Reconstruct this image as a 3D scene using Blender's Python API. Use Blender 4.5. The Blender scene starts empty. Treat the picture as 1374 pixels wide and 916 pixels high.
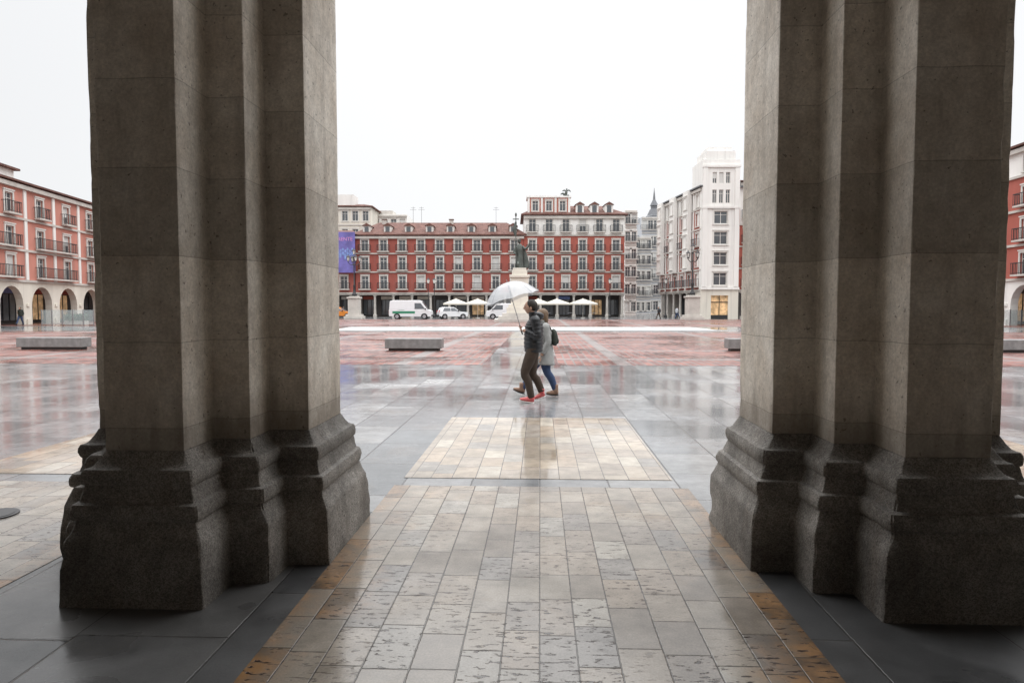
import bpy, bmesh, math, random
from mathutils import Vector, Matrix, noise, geometry
random.seed(7)
R=math.radians
C=bpy.context.scene.collection
F=916.0; CH=1.6
AR=R(2.37)
def gx(px,Y): return (px-687)/F*Y
def zy(py,Y): return CH+(411-py)/F*Y
# ---------------- node helpers ----------------
class NT:
    def __init__(s,name):
        s.m=bpy.data.materials.new(name); s.m.use_nodes=True
        s.t=s.m.node_tree; s.p=s.t.nodes['Principled BSDF']
        s.L=s.t.links.new
    def n(s,t,**k):
        x=s.t.nodes.new(t)
        for a,b in k.items(): setattr(x,a,b)
        return x
    def put(s,sock,v):
        if isinstance(v,bpy.types.NodeSocket): s.L(v,sock)
        else: sock.default_value=v
    def math(s,op,a,b=0.0,clamp=False):
        x=s.n('ShaderNodeMath',operation=op,use_clamp=clamp)
        s.put(x.inputs[0],a); s.put(x.inputs[1],b); return x.outputs[0]
    def mr(s,v,a,b,c=0.0,d=1.0):
        x=s.n('ShaderNodeMapRange'); s.put(x.inputs[0],v)
        for i,q in enumerate((a,b,c,d)): s.put(x.inputs[i+1],q)
        return x.outputs[0]
    def mix(s,f,a,b,bt='MIX'):
        x=s.n('ShaderNodeMix',data_type='RGBA',blend_type=bt)
        s.put(x.inputs[0],f)
        for i,q in ((6,a),(7,b)):
            if isinstance(q,tuple): q=(q[0],q[1],q[2],1)
            s.put(x.inputs[i],q)
        return x.outputs[2]
    def noise(s,vec,sc,det=3,rough=.5,dist=0):
        x=s.n('ShaderNodeTexNoise'); s.L(vec,x.inputs['Vector'])
        x.inputs['Scale'].default_value=sc; x.inputs['Detail'].default_value=det
        x.inputs['Roughness'].default_value=rough; x.inputs['Distortion'].default_value=dist
        return x.outputs[0]
    def vscale(s,vec,v):
        x=s.n('ShaderNodeVectorMath',operation='MULTIPLY'); s.L(vec,x.inputs[0]); x.inputs[1].default_value=v
        return x.outputs[0]
    def scl(s,c,k):
        q=s.n('ShaderNodeVectorMath',operation='SCALE'); s.put(q.inputs[0],c); s.L(k,q.inputs['Scale']); return q.outputs[0]
    def ramp(s,v,stops):
        x=s.n('ShaderNodeValToRGB'); s.L(v,x.inputs[0]); e=x.color_ramp.elements
        while len(e)<len(stops): e.new(.5)
        for i,(p,c) in enumerate(stops): e[i].position=p; e[i].color=(c[0],c[1],c[2],1)
        return x.outputs[0]
    def bump(s,h,st,d):
        x=s.n('ShaderNodeBump'); x.inputs['Strength'].default_value=st; x.inputs['Distance'].default_value=d
        s.L(h,x.inputs['Height']); s.L(x.outputs[0],s.p.inputs['Normal'])
    def obj(s): return s.n('ShaderNodeTexCoord').outputs['Object']
def simple(name,col,rough=.7,var=.15,sc=3.0,metal=0,bump=0,bsc=20,emit=0,spec=.5,streak=False):
    s=NT(name); o=s.obj()
    v=s.vscale(o,(1,1,.25)) if streak else o
    n=s.noise(v,sc,3,.6)
    c=s.scl(col,s.mr(n,.3,.7,1-var,1+var))
    if streak:
        st=s.noise(s.vscale(o,(2.2,2.2,.12)),1.0,3,.6); c=s.mix(s.math('MULTIPLY',s.mr(st,.54,.74),.22),c,(.18,.16,.15))
    s.L(c,s.p.inputs['Base Color'])
    s.p.inputs['Roughness'].default_value=rough; s.p.inputs['Metallic'].default_value=metal
    s.p.inputs['Specular IOR Level'].default_value=spec
    if bump: s.bump(s.noise(o,bsc,4,.6),.6,bump)
    if emit:
        s.L(c,s.p.inputs['Emission Color']); s.p.inputs['Emission Strength'].default_value=emit
    return s.m
def slabs(name,w,l,stops,joint=.008,jcol=(.04,.037,.033),lo=.06,hi=.3,pits=0,edge=None,warp=.12,pud=.5,bst=.5,grid=None,rust=0,stag=True,spec=.5,jit=.01,pl=(.42,.6)):
    s=NT(name); o=s.obj()
    sp=s.n('ShaderNodeSeparateXYZ'); s.L(o,sp.inputs[0]); x,y=sp.outputs[0],sp.outputs[1]
    xw=s.math('ADD',x,s.math('MULTIPLY',s.math('SINE',s.math('MULTIPLY',x,5.3)),w*.12)) if pits else x
    cx=s.math('DIVIDE',xw,w); ci=s.math('FLOOR',cx); fx=s.math('FRACT',cx)
    wn=s.n('ShaderNodeTexWhiteNoise',noise_dimensions='1D'); s.L(ci,wn.inputs['W'])
    off=s.math('MULTIPLY',wn.outputs[0],7.31 if stag else 0.0)
    ph=s.math('MULTIPLY',wn.outputs[0],40.0)
    sn=s.math('MULTIPLY',s.math('SINE',s.math('ADD',s.math('MULTIPLY',y,2.6/l*.5),ph)),warp)
    cy=s.math('ADD',s.math('ADD',s.math('DIVIDE',y,l),off),sn)
    ri=s.math('FLOOR',cy); fy=s.math('FRACT',cy)
    cb=s.n('ShaderNodeCombineXYZ'); s.L(ci,cb.inputs[0]); s.L(ri,cb.inputs[1])
    w3=s.n('ShaderNodeTexWhiteNoise',noise_dimensions='3D'); s.L(cb.outputs[0],w3.inputs['Vector'])
    dx=s.math('MULTIPLY',s.math('MINIMUM',fx,s.math('SUBTRACT',1.0,fx)),w)
    dy=s.math('MULTIPLY',s.math('MINIMUM',fy,s.math('SUBTRACT',1.0,fy)),l)
    d=s.math('MINIMUM',dx,dy)
    wob=s.math('MULTIPLY',s.math('SUBTRACT',s.noise(o,25,2),.5),joint*1.1)
    m=s.mr(s.math('ADD',d,wob),joint*.3,joint*.75)
    col=s.ramp(w3.outputs[0],stops)
    n1=s.noise(o,5,4,.65); n2=s.noise(o,.7,2,.5); n3=s.noise(o,90,2,.7)
    k=s.math('MULTIPLY',s.math('MULTIPLY',s.mr(n1,.3,.7,.76,1.2),s.mr(n2,.3,.7,.78,1.18)),s.mr(n3,.3,.7,.85,1.12))
    col=s.scl(col,k)
    if rust:
        rn=s.mr(s.noise(o,1.1,4,.6,.4),.55,.68); col=s.mix(s.math('MULTIPLY',rn,rust),col,(.26,.16,.08))
    if edge:
        ax=s.math('ABSOLUTE',x)
        en=s.math('ADD',ax,s.math('MULTIPLY',s.math('SUBTRACT',w3.outputs[0],.5),.42))
        en=s.math('ADD',en,s.math('MULTIPLY',s.math('SUBTRACT',n2,.5),.6))
        en=s.math('ADD',en,s.math('MULTIPLY',s.math('SUBTRACT',n1,.5),.45))
        em=s.mr(en,edge-.22,edge+.12)
        ym=s.mr(y,edge*6,edge*3.0,.25,.88)
        col=s.mix(s.math('MULTIPLY',em,ym),col,s.mix(s.mr(n1,.38,.62),(.085,.052,.030),(.28,.145,.055)))
    if grid:
        gxs,gys,gw,gc=grid
        a=s.math('FRACT',s.math('DIVIDE',s.math('ADD',x,gxs*.5+1.0),gxs)); b=s.math('FRACT',s.math('DIVIDE',y,gys))
        g=s.math('MAXIMUM',s.math('LESS_THAN',s.math('MULTIPLY',a,gxs),gw),s.math('LESS_THAN',s.math('MULTIPLY',b,gys),gw))
        col=s.mix(s.math('MULTIPLY',g,.75),col,gc)
    h=s.math('ADD',s.math('MULTIPLY',m,.5),s.math('MULTIPLY',w3.outputs[0],.25))
    h=s.math('ADD',h,s.math('MULTIPLY',n1,.25)); h=s.math('ADD',h,s.math('MULTIPLY',n3,.06))
    if pits:
        pv=s.vscale(o,(13,40,1)); pn=s.noise(pv,1.0,4,.62,.35)
        zone=s.mr(s.math('ADD',s.math('MULTIPLY',s.noise(o,1.1,2),.55),s.math('MULTIPLY',w3.outputs[0],.45)),.38,.54)
        near=s.mr(y,3.4,5.6,1.0,.4)
        pm=s.math('MULTIPLY',s.mr(pn,.585,.61),s.math('MULTIPLY',s.math('MULTIPLY',zone,near),pits))
        col=s.mix(pm,col,(.035,.02,.015)); h=s.math('SUBTRACT',h,s.math('MULTIPLY',pm,.5))
    col=s.mix(m,jcol,col)
    s.L(col,s.p.inputs['Base Color'])
    pn=s.noise(o,pud,3,.55,.3)
    r=s.mr(pn,pl[0],pl[1],lo,hi); r=s.math('ADD',r,s.math('MULTIPLY',s.math('SUBTRACT',n1,.5),.12),True)
    r=s.math('MAXIMUM',s.math('ADD',r,s.math('MULTIPLY',w3.outputs[0],.06)),.03)
    s.L(r,s.p.inputs['Roughness']); s.p.inputs['Specular IOR Level'].default_value=spec
    s.bump(h,bst,jit)
    return s.m
def pillar_mat(name,ca,cb,course,stain,pitc,bd=.004,speck=0):
    s=NT(name); o=s.obj()
    sp=s.n('ShaderNodeSeparateXYZ'); s.L(o,sp.inputs[0]); z=sp.outputs[2]
    wob=s.math('MULTIPLY',s.noise(o,6,2),.012)
    zz=s.math('DIVIDE',s.math('ADD',z,wob),course); fz=s.math('FRACT',zz); zi=s.math('FLOOR',zz)
    wn=s.n('ShaderNodeTexWhiteNoise',noise_dimensions='1D'); s.L(zi,wn.inputs['W'])
    dz=s.math('MULTIPLY',s.math('MINIMUM',fz,s.math('SUBTRACT',1.0,fz)),course)
    jm=s.mr(dz,.001,.004)
    n1=s.noise(o,2.0,5,.65,.3); n2=s.noise(s.vscale(o,(7,7,.9)),1.0,4,.6); n3=s.noise(o,60,3,.7); n4=s.noise(o,14,4,.7)
    col=s.mix(s.mr(n1,.32,.68),ca,cb)
    k=s.math('MULTIPLY',s.mr(n3,.3,.7,.80,1.15),s.mr(wn.outputs[0],0,1,.84,1.1))
    k=s.math('MULTIPLY',k,s.mr(n4,.3,.7,.84,1.12))
    col=s.scl(col,k)
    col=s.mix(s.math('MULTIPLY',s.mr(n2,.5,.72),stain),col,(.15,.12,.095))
    pm=s.mr(s.noise(o,38,2,.5),.68,.72); col=s.mix(s.math('MULTIPLY',pm,pitc),col,(.09,.07,.055))
    if speck:
        vo=s.n('ShaderNodeTexVoronoi'); s.L(o,vo.inputs['Vector']); vo.inputs['Scale'].default_value=170
        sv=s.n('ShaderNodeSeparateXYZ'); s.L(vo.outputs['Color'],sv.inputs[0])
        col=s.scl(col,s.mr(sv.outputs[0],0,1,1-speck,1+speck))
    else:
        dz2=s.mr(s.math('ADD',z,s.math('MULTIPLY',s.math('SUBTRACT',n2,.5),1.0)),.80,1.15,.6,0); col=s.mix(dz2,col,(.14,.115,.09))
    col=s.mix(s.mr(jm,0,1,.4,0),col,(.12,.1,.085))
    s.L(col,s.p.inputs['Base Color']); s.p.inputs['Roughness'].default_value=.8; s.p.inputs['Specular IOR Level'].default_value=.3
    h=s.math('ADD',s.math('MULTIPLY',n3,.35),s.math('MULTIPLY',n4,.8)); h=s.math('ADD',h,s.math('MULTIPLY',jm,.4)); h=s.math('SUBTRACT',h,s.math('MULTIPLY',pm,.6))
    s.bump(h,.8,bd)
    return s.m
M={}
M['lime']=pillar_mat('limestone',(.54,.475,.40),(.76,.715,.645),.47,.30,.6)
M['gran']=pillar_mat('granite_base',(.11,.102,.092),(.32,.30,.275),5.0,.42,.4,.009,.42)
ts=[(0,(.27,.235,.20)),(.35,(.36,.32,.27)),(.6,(.34,.285,.23)),(.8,(.27,.255,.24)),(1,(.43,.395,.34))]
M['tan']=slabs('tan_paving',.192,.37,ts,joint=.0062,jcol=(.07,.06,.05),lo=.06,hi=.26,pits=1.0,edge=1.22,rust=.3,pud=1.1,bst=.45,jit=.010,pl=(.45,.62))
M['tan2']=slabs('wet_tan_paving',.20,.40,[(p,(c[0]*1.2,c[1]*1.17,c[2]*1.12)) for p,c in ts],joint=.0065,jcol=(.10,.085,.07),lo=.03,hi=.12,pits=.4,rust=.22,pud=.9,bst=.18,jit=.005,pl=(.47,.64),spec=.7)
M['grey']=slabs('grey_paving',.62,1.0,[(0,(.15,.155,.16)),(.5,(.21,.213,.218)),(1,(.27,.27,.268))],joint=.014,jcol=(.06,.06,.06),lo=.04,hi=.22,pud=.28,bst=.45,jit=.007,rust=.10,spec=.75)
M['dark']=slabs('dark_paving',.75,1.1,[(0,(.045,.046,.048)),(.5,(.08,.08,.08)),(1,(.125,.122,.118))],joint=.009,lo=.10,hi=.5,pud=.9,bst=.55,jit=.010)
M['red']=slabs('red_paving',.24,.50,[(0,(.07,.022,.018)),(.5,(.17,.042,.03)),(1,(.25,.085,.06))],joint=.045,jcol=(.15,.13,.12),lo=.09,hi=.42,pud=.22,bst=.7,jit=.014,grid=(6.2,4.1,.42,(.20,.195,.19)),spec=.4,pl=(.36,.56))
M['pale']=simple('dry_pale_stone',(.52,.52,.51),.85,.18,.5,spec=.2)
M['bench']=simple('bench_granite',(.20,.195,.19),.45,.2,6,bump=.004,bsc=60)
M['plaster']=simple('plaster',(.33,.30,.26),.9)
M['redwall']=simple('red_render',(.36,.095,.068),.8,.14,.5,streak=True)
M['redwall2']=simple('deep_red_render',(.31,.08,.06),.8,.14,.5,streak=True)
M['pink']=simple('pink_brick',(.50,.21,.16),.85,.14,.6,streak=True)
M['white']=simple('white_render',(.76,.745,.71),.8,.07,.5,streak=True)
M['cream']=simple('cream_render',(.66,.62,.54),.8,.08,.5,streak=True)
M['greyr']=simple('grey_render',(.44,.45,.47),.8,.10,.5,streak=True)
M['stone']=simple('pale_stone_trim',(.50,.47,.43),.8,.15,1.0)
M['frame']=simple('window_paint',(.64,.62,.58),.6,.05)
M['glass']=simple('window_glass',(.085,.095,.105),.12,.3,.3,spec=.9)  # rain haze over the far windows painted in as a lighter glass colour
M['blind']=simple('blind_fabric',(.60,.60,.58),.8,.05)
M['iron']=simple('black_iron',(.025,.025,.027),.5,.1)
M['greyiron']=simple('weathered_iron',(.10,.10,.105),.6,.1)
M['shopdark']=simple('dark_shopfront',(.06,.052,.048),.6,.4,.3)
M['shopglow']=simple('lit_shop_window',(.55,.36,.19),.5,.6,1.6,emit=.28)
M['awning']=simple('cream_awning',(.62,.58,.5),.8,.05)
M['bronze']=simple('bronze',(.085,.095,.085),.45,.3,3,metal=.5)
M['slate']=simple('slate',(.13,.135,.145),.5,.2)
M['rubber']=simple('tyre_rubber',(.015,.015,.016),.7,.1)
M['rim']=simple('wheel_rim',(.45,.45,.47),.35,.05,metal=.8)
M['carwhite']=simple('white_paint',(.72,.73,.74),.25,.03)
M['carorange']=simple('orange_paint',(.65,.22,.03),.25,.03)
M['cargreen']=simple('green_vinyl',(.03,.22,.12),.4,.05)
M['carred']=simple('tail_lamp',(.5,.02,.02),.3,.05)
M['lamp']=simple('lamp_glass',(.7,.7,.66),.3,.05)
M['leaf']=simple('foliage',(.035,.075,.03),.6,.5,8)
M['purple']=simple('purple_print',(.15,.13,.38),.6,.35,.6)
M['pinkp']=simple('pink_print',(.62,.27,.52),.6,.15)
M['cyanp']=simple('pale_blue_print',(.18,.26,.52),.6,.35,3)
def tile_mat():
    s=NT('roof_tile'); o=s.obj(); wv=s.n('ShaderNodeTexWave',wave_type='BANDS',bands_direction='X'); s.L(o,wv.inputs[0]); wv.inputs['Scale'].default_value=1.3
    n=s.noise(o,1.5,4,.6)
    s.L(s.mix(s.mr(n,.3,.7),(.10,.05,.042),(.20,.105,.085)),s.p.inputs['Base Color']); s.p.inputs['Roughness'].default_value=.8; s.p.inputs['Specular IOR Level'].default_value=.2
    s.bump(wv.outputs[1],.8,.06); return s.m
M['tile']=tile_mat()
def sg(name):
    s=NT(name); s.p.inputs['Base Color'].default_value=(.6,.68,.68,1)
    s.p.inputs['Alpha'].default_value=.3; s.p.inputs['Roughness'].default_value=.05; return s.m
M['clear']=sg('clear_glass')
def umb_mat():
    s=NT('translucent_canopy'); o=s.obj(); n=s.noise(o,9,3)
    sp=s.n('ShaderNodeSeparateXYZ'); s.L(o,sp.inputs[0])
    an=s.math('ARCTAN2',sp.outputs[1],sp.outputs[0]); pan=s.math('ABSOLUTE',s.math('SINE',s.math('MULTIPLY',an,4.0)))
    s.L(s.mix(s.mr(pan,0,.25,.75,0),s.mix(n,(.64,.66,.69),(.80,.82,.85)),(.36,.38,.41)),s.p.inputs['Base Color'])
    s.p.inputs['Roughness'].default_value=.15; s.p.inputs['Alpha'].default_value=.5
    return s.m
M['canopy']=umb_mat()
M['canopyr']=simple('umbrella_rib',(.3,.3,.32),.4,.05,metal=.4)
M['skin']=simple('skin',(.48,.29,.21),.55,.05)
M['hairdk']=simple('dark_hair',(.02,.014,.01),.6,.4,60)
M['hairbl']=simple('light_brown_hair',(.13,.08,.045),.6,.3,50)
M['puffer']=simple('black_nylon',(.014,.015,.018),.38,.2,10,bump=.004,bsc=18)
M['trous']=simple('brown_cotton',(.055,.036,.025),.85,.2,14,bump=.006,bsc=12)
M['coat']=simple('light_grey_cloth',(.31,.31,.30),.9,.14,10,bump=.010,bsc=9)
M['jeans']=simple('blue_denim',(.035,.06,.13),.85,.2,14,bump=.005,bsc=14)
M['boot']=simple('tan_suede',(.28,.17,.12),.8,.15,10)
M['snk']=simple('coral_shoe',(.60,.12,.12),.6,.1,10)
M['sole']=simple('white_sole',(.75,.72,.7),.6,.05)
M['pack']=simple('dark_green_canvas',(.028,.034,.026),.8,.15,10)
# ---------------- mesh helpers ----------------
class MB:
    def __init__(s): s.v=[]; s.f=[]
    def add(s,vs,fs):
        b=len(s.v); s.v+= [tuple(v) for v in vs]; s.f+=[tuple(i+b for i in f) for f in fs]; return s
    def box(s,x0,x1,y0,y1,z0,z1):
        return s.add([(x0,y0,z0),(x1,y0,z0),(x1,y1,z0),(x0,y1,z0),(x0,y0,z1),(x1,y0,z1),(x1,y1,z1),(x0,y1,z1)],
         [(0,3,2,1),(4,5,6,7),(0,1,5,4),(1,2,6,5),(2,3,7,6),(3,0,4,7)])
    def prism_x(s,poly,y0,y1):
        n=len(poly); s.add([(x,y0,z) for x,z in poly]+[(x,y1,z) for x,z in poly],[(i,(i+1)%n,n+(i+1)%n,n+i) for i in range(n)])
        tri=geometry.tessellate_polygon([[Vector((x,z,0)) for x,z in poly]])
        b=len(s.v)-2*n
        for t in tri: s.f.append(tuple(b+i for i in t)); s.f.append(tuple(b+n+i for i in reversed(t)))
        return s
    def lathe(s,prof,n=16,c=(0,0),ax=None):
        vs=[];fs=[]
        for r,z in prof:
            for i in range(n):
                a=2*math.pi*(i+.5)/n; vs.append((c[0]+r*math.cos(a),c[1]+r*math.sin(a),z))
        m=len(prof)
        for j in range(m-1):
            for i in range(n): fs.append((j*n+i,j*n+(i+1)%n,(j+1)*n+(i+1)%n,(j+1)*n+i))
        fs.append(tuple(range(n-1,-1,-1))); fs.append(tuple((m-1)*n+i for i in range(n)))
        return s.add(vs,fs)
    def tube(s,pts,rad,n=12,puff=None,res=5,aspect=1.0,ref=None):
        P=[Vector(p) for p in pts]; Rr=[(r,r*aspect) if not isinstance(r,tuple) else r for r in (rad if isinstance(rad,list) else [rad]*len(P))]
        Q=[];RR=[]
        if res>1 and len(P)>2:
            for i in range(len(P)-1):
                p0=P[max(i-1,0)];p1=P[i];p2=P[i+1];p3=P[min(i+2,len(P)-1)]
                for k in range(res):
                    t=k/res
                    Q.append(.5*((2*p1)+(p2-p0)*t+(2*p0-5*p1+4*p2-p3)*t*t+(3*p1-p0-3*p2+p3)*t**3))
                    RR.append(tuple(Rr[i][j]*(1-t)+Rr[i+1][j]*t for j in (0,1)))
            Q.append(P[-1]);RR.append(Rr[-1])
        else: Q=P;RR=Rr
        u=None; vs=[];m=len(Q)
        for i in range(m):
            t=(Q[min(i+1,m-1)]-Q[max(i-1,0)]).normalized()
            if u is None:
                u=Vector(ref) if ref else Vector((1,0,0))
                if abs(u.dot(t))>.9: u=Vector((0,0,1))
            u=(u-t*u.dot(t)).normalized(); w=t.cross(u)
            k=1.0
            if puff: k=1+puff[1]*(abs(math.sin(math.pi*puff[0]*i/(m-1)))-.5)
            for j in range(n):
                a=2*math.pi*j/n; vs.append(Q[i]+u*math.cos(a)*RR[i][0]*k+w*math.sin(a)*RR[i][1]*k)
        fs=[]
        for i in range(m-1):
            for j in range(n): fs.append((i*n+j,i*n+(j+1)%n,(i+1)*n+(j+1)%n,(i+1)*n+j))
        fs.append(tuple(range(n-1,-1,-1))); fs.append(tuple((m-1)*n+j for j in range(n)))
        return s.add(vs,fs)
    def ball(s,c,r,nu=12,nv=8):
        rx,ry,rz=r if isinstance(r,tuple) else (r,r,r); vs=[];fs=[]
        for j in range(1,nv):
            th=math.pi*j/nv
            for i in range(nu):
                a=2*math.pi*i/nu; vs.append((c[0]+rx*math.sin(th)*math.cos(a),c[1]+ry*math.sin(th)*math.sin(a),c[2]-rz*math.cos(th)))
        b=len(vs); vs+=[(c[0],c[1],c[2]-rz),(c[0],c[1],c[2]+rz)]
        for j in range(nv-2):
            for i in range(nu): fs.append((j*nu+i,j*nu+(i+1)%nu,(j+1)*nu+(i+1)%nu,(j+1)*nu+i))
        for i in range(nu):
            fs.append((b,(i+1)%nu,i)); fs.append((b+1,(nv-2)*nu+i,(nv-2)*nu+(i+1)%nu))
        return s.add(vs,fs)
    def mesh(s,name,mat,smooth=False,fix=True):
        me=bpy.data.meshes.new(name); me.from_pydata(s.v,[],s.f); me.update()
        if fix:
            bm=bmesh.new(); bm.from_mesh(me); bmesh.ops.recalc_face_normals(bm,faces=bm.faces); bm.to_mesh(me); bm.free()
        if smooth:
            for p in me.polygons: p.use_smooth=True
        me.materials.append(mat); return me
    def obj(s,name,mat,parent=None,loc=(0,0,0),smooth=False,bevel=0,fix=True):
        o=bpy.data.objects.new(name,s.mesh(name,mat,smooth,fix)); C.objects.link(o); o.parent=parent; o.location=loc
        if bevel:
            b=o.modifiers.new('b','BEVEL'); b.width=bevel; b.segments=2; b.limit_method='ANGLE'
        return o
def inst(name,me,parent,loc=(0,0,0),rz=0):
    o=bpy.data.objects.new(name,me); C.objects.link(o); o.parent=parent; o.location=loc; o.rotation_euler=(0,0,rz); return o
def tag(o,label,cat,group=None):
    o['label']=label; o['category']=cat
    if group: o['group']=group
    return o
def thing(name,label,cat,loc=(0,0,0),rz=0,group=None):
    o=bpy.data.objects.new(name,None); C.objects.link(o); o.location=loc; o.rotation_euler=(0,0,rz); return tag(o,label,cat,group)
def dup(root,loc,rz,label):
    def cp(o,par):
        c=o.copy(); C.objects.link(c)
        if par: c.parent=par
        for ch in [q for q in bpy.data.objects if q.parent==o]: cp(ch,c)
        return c
    r=cp(root,None); r.location=loc; r.rotation_euler=(0,0,rz); r['label']=label; return r
# ---------------- ground ----------------
def sheet(name,x0,x1,y0,y1,z,mat,cx=0):
    mb=MB().add([(x0,y0,0),(x1,y0,0),(x1,y1,0),(x0,y1,0)],[(0,1,2,3)])
    if z>0:
        mb.add([(x0,y0,-z),(x1,y0,-z),(x1,y1,-z),(x0,y1,-z),(x0,y0,0),(x1,y0,0),(x1,y1,0),(x0,y1,0)],[(0,1,5,4),(1,2,6,5),(2,3,7,6),(3,0,4,7)])
    o=mb.obj(name,mat,fix=False); o['kind']='structure'
    o.rotation_euler=(0,0,-AR); o.location=(cx*math.cos(AR),-cx*math.sin(AR),z)
    return o
sheet('ground',-900,900,-300,1500,0,M['grey'])
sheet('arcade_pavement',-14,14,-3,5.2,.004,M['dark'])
for k in (-1,0,1):
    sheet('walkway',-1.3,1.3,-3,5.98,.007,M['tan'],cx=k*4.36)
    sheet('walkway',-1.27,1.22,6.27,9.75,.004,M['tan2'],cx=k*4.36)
sheet('brick_pavement',-60,-1.6,18.6,43,.004,M['red'])
sheet('brick_pavement',.5,60,18.6,43,.004,M['red'])
sheet('brick_pavement',-60,60,54,84,.004,M['red'])
pl=MB().box(-11.9,13.2,44,50.5,0,.07).obj('platform',M['pale'],bevel=.01); pl['kind']='structure'
# ---------------- pillars ----------------
Q=[(.22,-1.0),(.22,-.65),(.44,-.65),(.44,-.35),(.69,-.35)]
def plan(off):
    q=[(x+off,y-off) for x,y in Q]
    q+= [(x,-y) for x,y in reversed(q)]
    q+= [(-x,y) for x,y in reversed(q)]
    return q
def plan_pts(off,step,rad):
    P=plan(off); n=len(P); out=[]; segs=[]; base=plan(0)
    for i in range(n):
        p=Vector(P[i]); a=Vector(P[i-1]); b=Vector(P[(i+1)%n])
        da=(a-p).normalized(); db=(b-p).normalized()
        cr=(p-a).x*(b-p).y-(p-a).y*(b-p).x
        segs.append((p+da*rad,p+(da+db)*rad*.3,p+db*rad,(da+db).normalized() if cr>0 else Vector((0,0))))
    for i in range(n):
        s=segs[i]; out+=[(s[0],s[3]*.7),(s[1],s[3]),(s[2],s[3]*.7)]
        a=s[2]; b=segs[(i+1)%n][0]
        m=max(1,int((Vector(base[(i+1)%n])-Vector(base[i])).length/step))
        for k in range(1,m):
            e=Vector((0,0))
            if k==1: e=s[3]*.35
            elif k==m-1: e=segs[(i+1)%n][3]*.35
            out.append((a.lerp(b,k/m),e))
    return out
def loft(levels,step,rad,amp,nsc,seed,chip=0):
    mb=MB(); n=0
    for z,off in levels:
        pts=plan_pts(off,step,rad); n=len(pts)
        for p,e in pts:
            v=Vector((p.x,p.y,z)); nz=noise.noise_vector(v*nsc+Vector((seed,seed,0)))+.5*noise.noise_vector(v*nsc*3.1+Vector((seed,0,0)))
            ch=max(0,noise.noise(v*5+Vector((seed*2,0,3)))+.4*noise.noise(v*13+Vector((seed,9,3)))-.05)*chip
            mb.v.append((p.x+nz.x*amp+e.x*ch,p.y+nz.y*amp+e.y*ch,z+nz.z*amp*.3 if 0<z else z))
    for j in range(len(levels)-1):
        for i in range(n): mb.f.append((j*n+i,j*n+(i+1)%n,(j+1)*n+(i+1)%n,(j+1)*n+i))
    mb.f.append(tuple((len(levels)-1)*n+i for i in range(n)))
    return mb
prof=[(0,1.04),(.04,1.03),(.08,1.02),(.12,1.01),(.16,1),(.20,1),(.24,.99),(.28,.98),(.31,.97),(.335,.96),(.35,.94),(.365,.90),(.39,.83),(.415,.77),(.44,.725),(.452,.70),(.456,.76),(.466,.79),(.49,.80),(.515,.79),(.54,.75),(.545,.68),(.55,.60),(.585,.53),(.61,.49),(.635,.455),(.639,.50),(.65,.525),(.675,.54),(.70,.525),(.72,.47),(.725,.36),(.735,.27),(.76,.17),(.785,.09),(.81,.02)]
for sgn,lab in ((-1,'left weathered stone pillar with dark moulded granite base framing the square'),(1,'right weathered stone pillar with dark moulded granite base framing the square')):
    cx=-2.165 if sgn<0 else 2.13; cy=4.62
    t=thing('stone_pillar',lab,'pillar',(cx*math.cos(AR)+cy*math.sin(AR),-cx*math.sin(AR)+cy*math.cos(AR),0),-AR)
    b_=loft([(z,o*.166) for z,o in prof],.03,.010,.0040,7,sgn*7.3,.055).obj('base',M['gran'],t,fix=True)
    lv=[.812+i*.04 for i in range(int((5.3-.812)/.04)+1)]
    s_=loft([(z,0) for z in lv],.05,.005,.0011,4,sgn*3.1,.014).obj('shaft',M['lime'],t)
    for o in (b_,s_):
        for p in o.data.polygons: p.use_smooth=True
        o.data.set_sharp_from_angle(angle=R(26))
ab=thing('arcade_building','stone arcade building standing above the camera side pillars','building',(0,0,0),-AR)
mb=MB()
ztop=8.5; ysp=5.2
for k in range(-3,4):
    c=k*4.36; r=1.5; ya,yb=4.27,4.97
    pts=[(c-2.18,ysp),(c-r,ysp)]+[(c-r*math.cos(math.pi*i/16),ysp+r*math.sin(math.pi*i/16)) for i in range(1,16)]+[(c+r,ysp),(c+2.18,ysp)]
    for i in range(len(pts)-1):
        (xa,za),(xb,zb)=pts[i],pts[i+1]
        mb.add([(xa,ya,za),(xb,ya,zb),(xb,ya,ztop),(xa,ya,ztop)],[(0,1,2,3)])
        mb.add([(xa,yb,za),(xb,yb,zb),(xb,yb,ztop),(xa,yb,ztop)],[(3,2,1,0)])
        mb.add([(xa,ya,za),(xb,ya,zb),(xb,yb,zb),(xa,yb,za)],[(3,2,1,0)])
mb.obj('arch_wall',M['lime'],ab,fix=False)
MB().box(-15.2,15.2,-3.3,4.26,7.2,7.5).obj('ceiling',M['plaster'],ab)
MB().box(-15.2,15.2,-3.5,-3.2,0,7.19).obj('rear_wall',M['plaster'],ab)
for e in (-1,1): MB().box(min(e*15.2,e*14.9),max(e*15.2,e*14.9),-3.19,4.9,0,7.19).obj('added_end_wall',M['plaster'],ab)  # unseen end walls, added to keep side light off the pillar fronts
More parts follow.
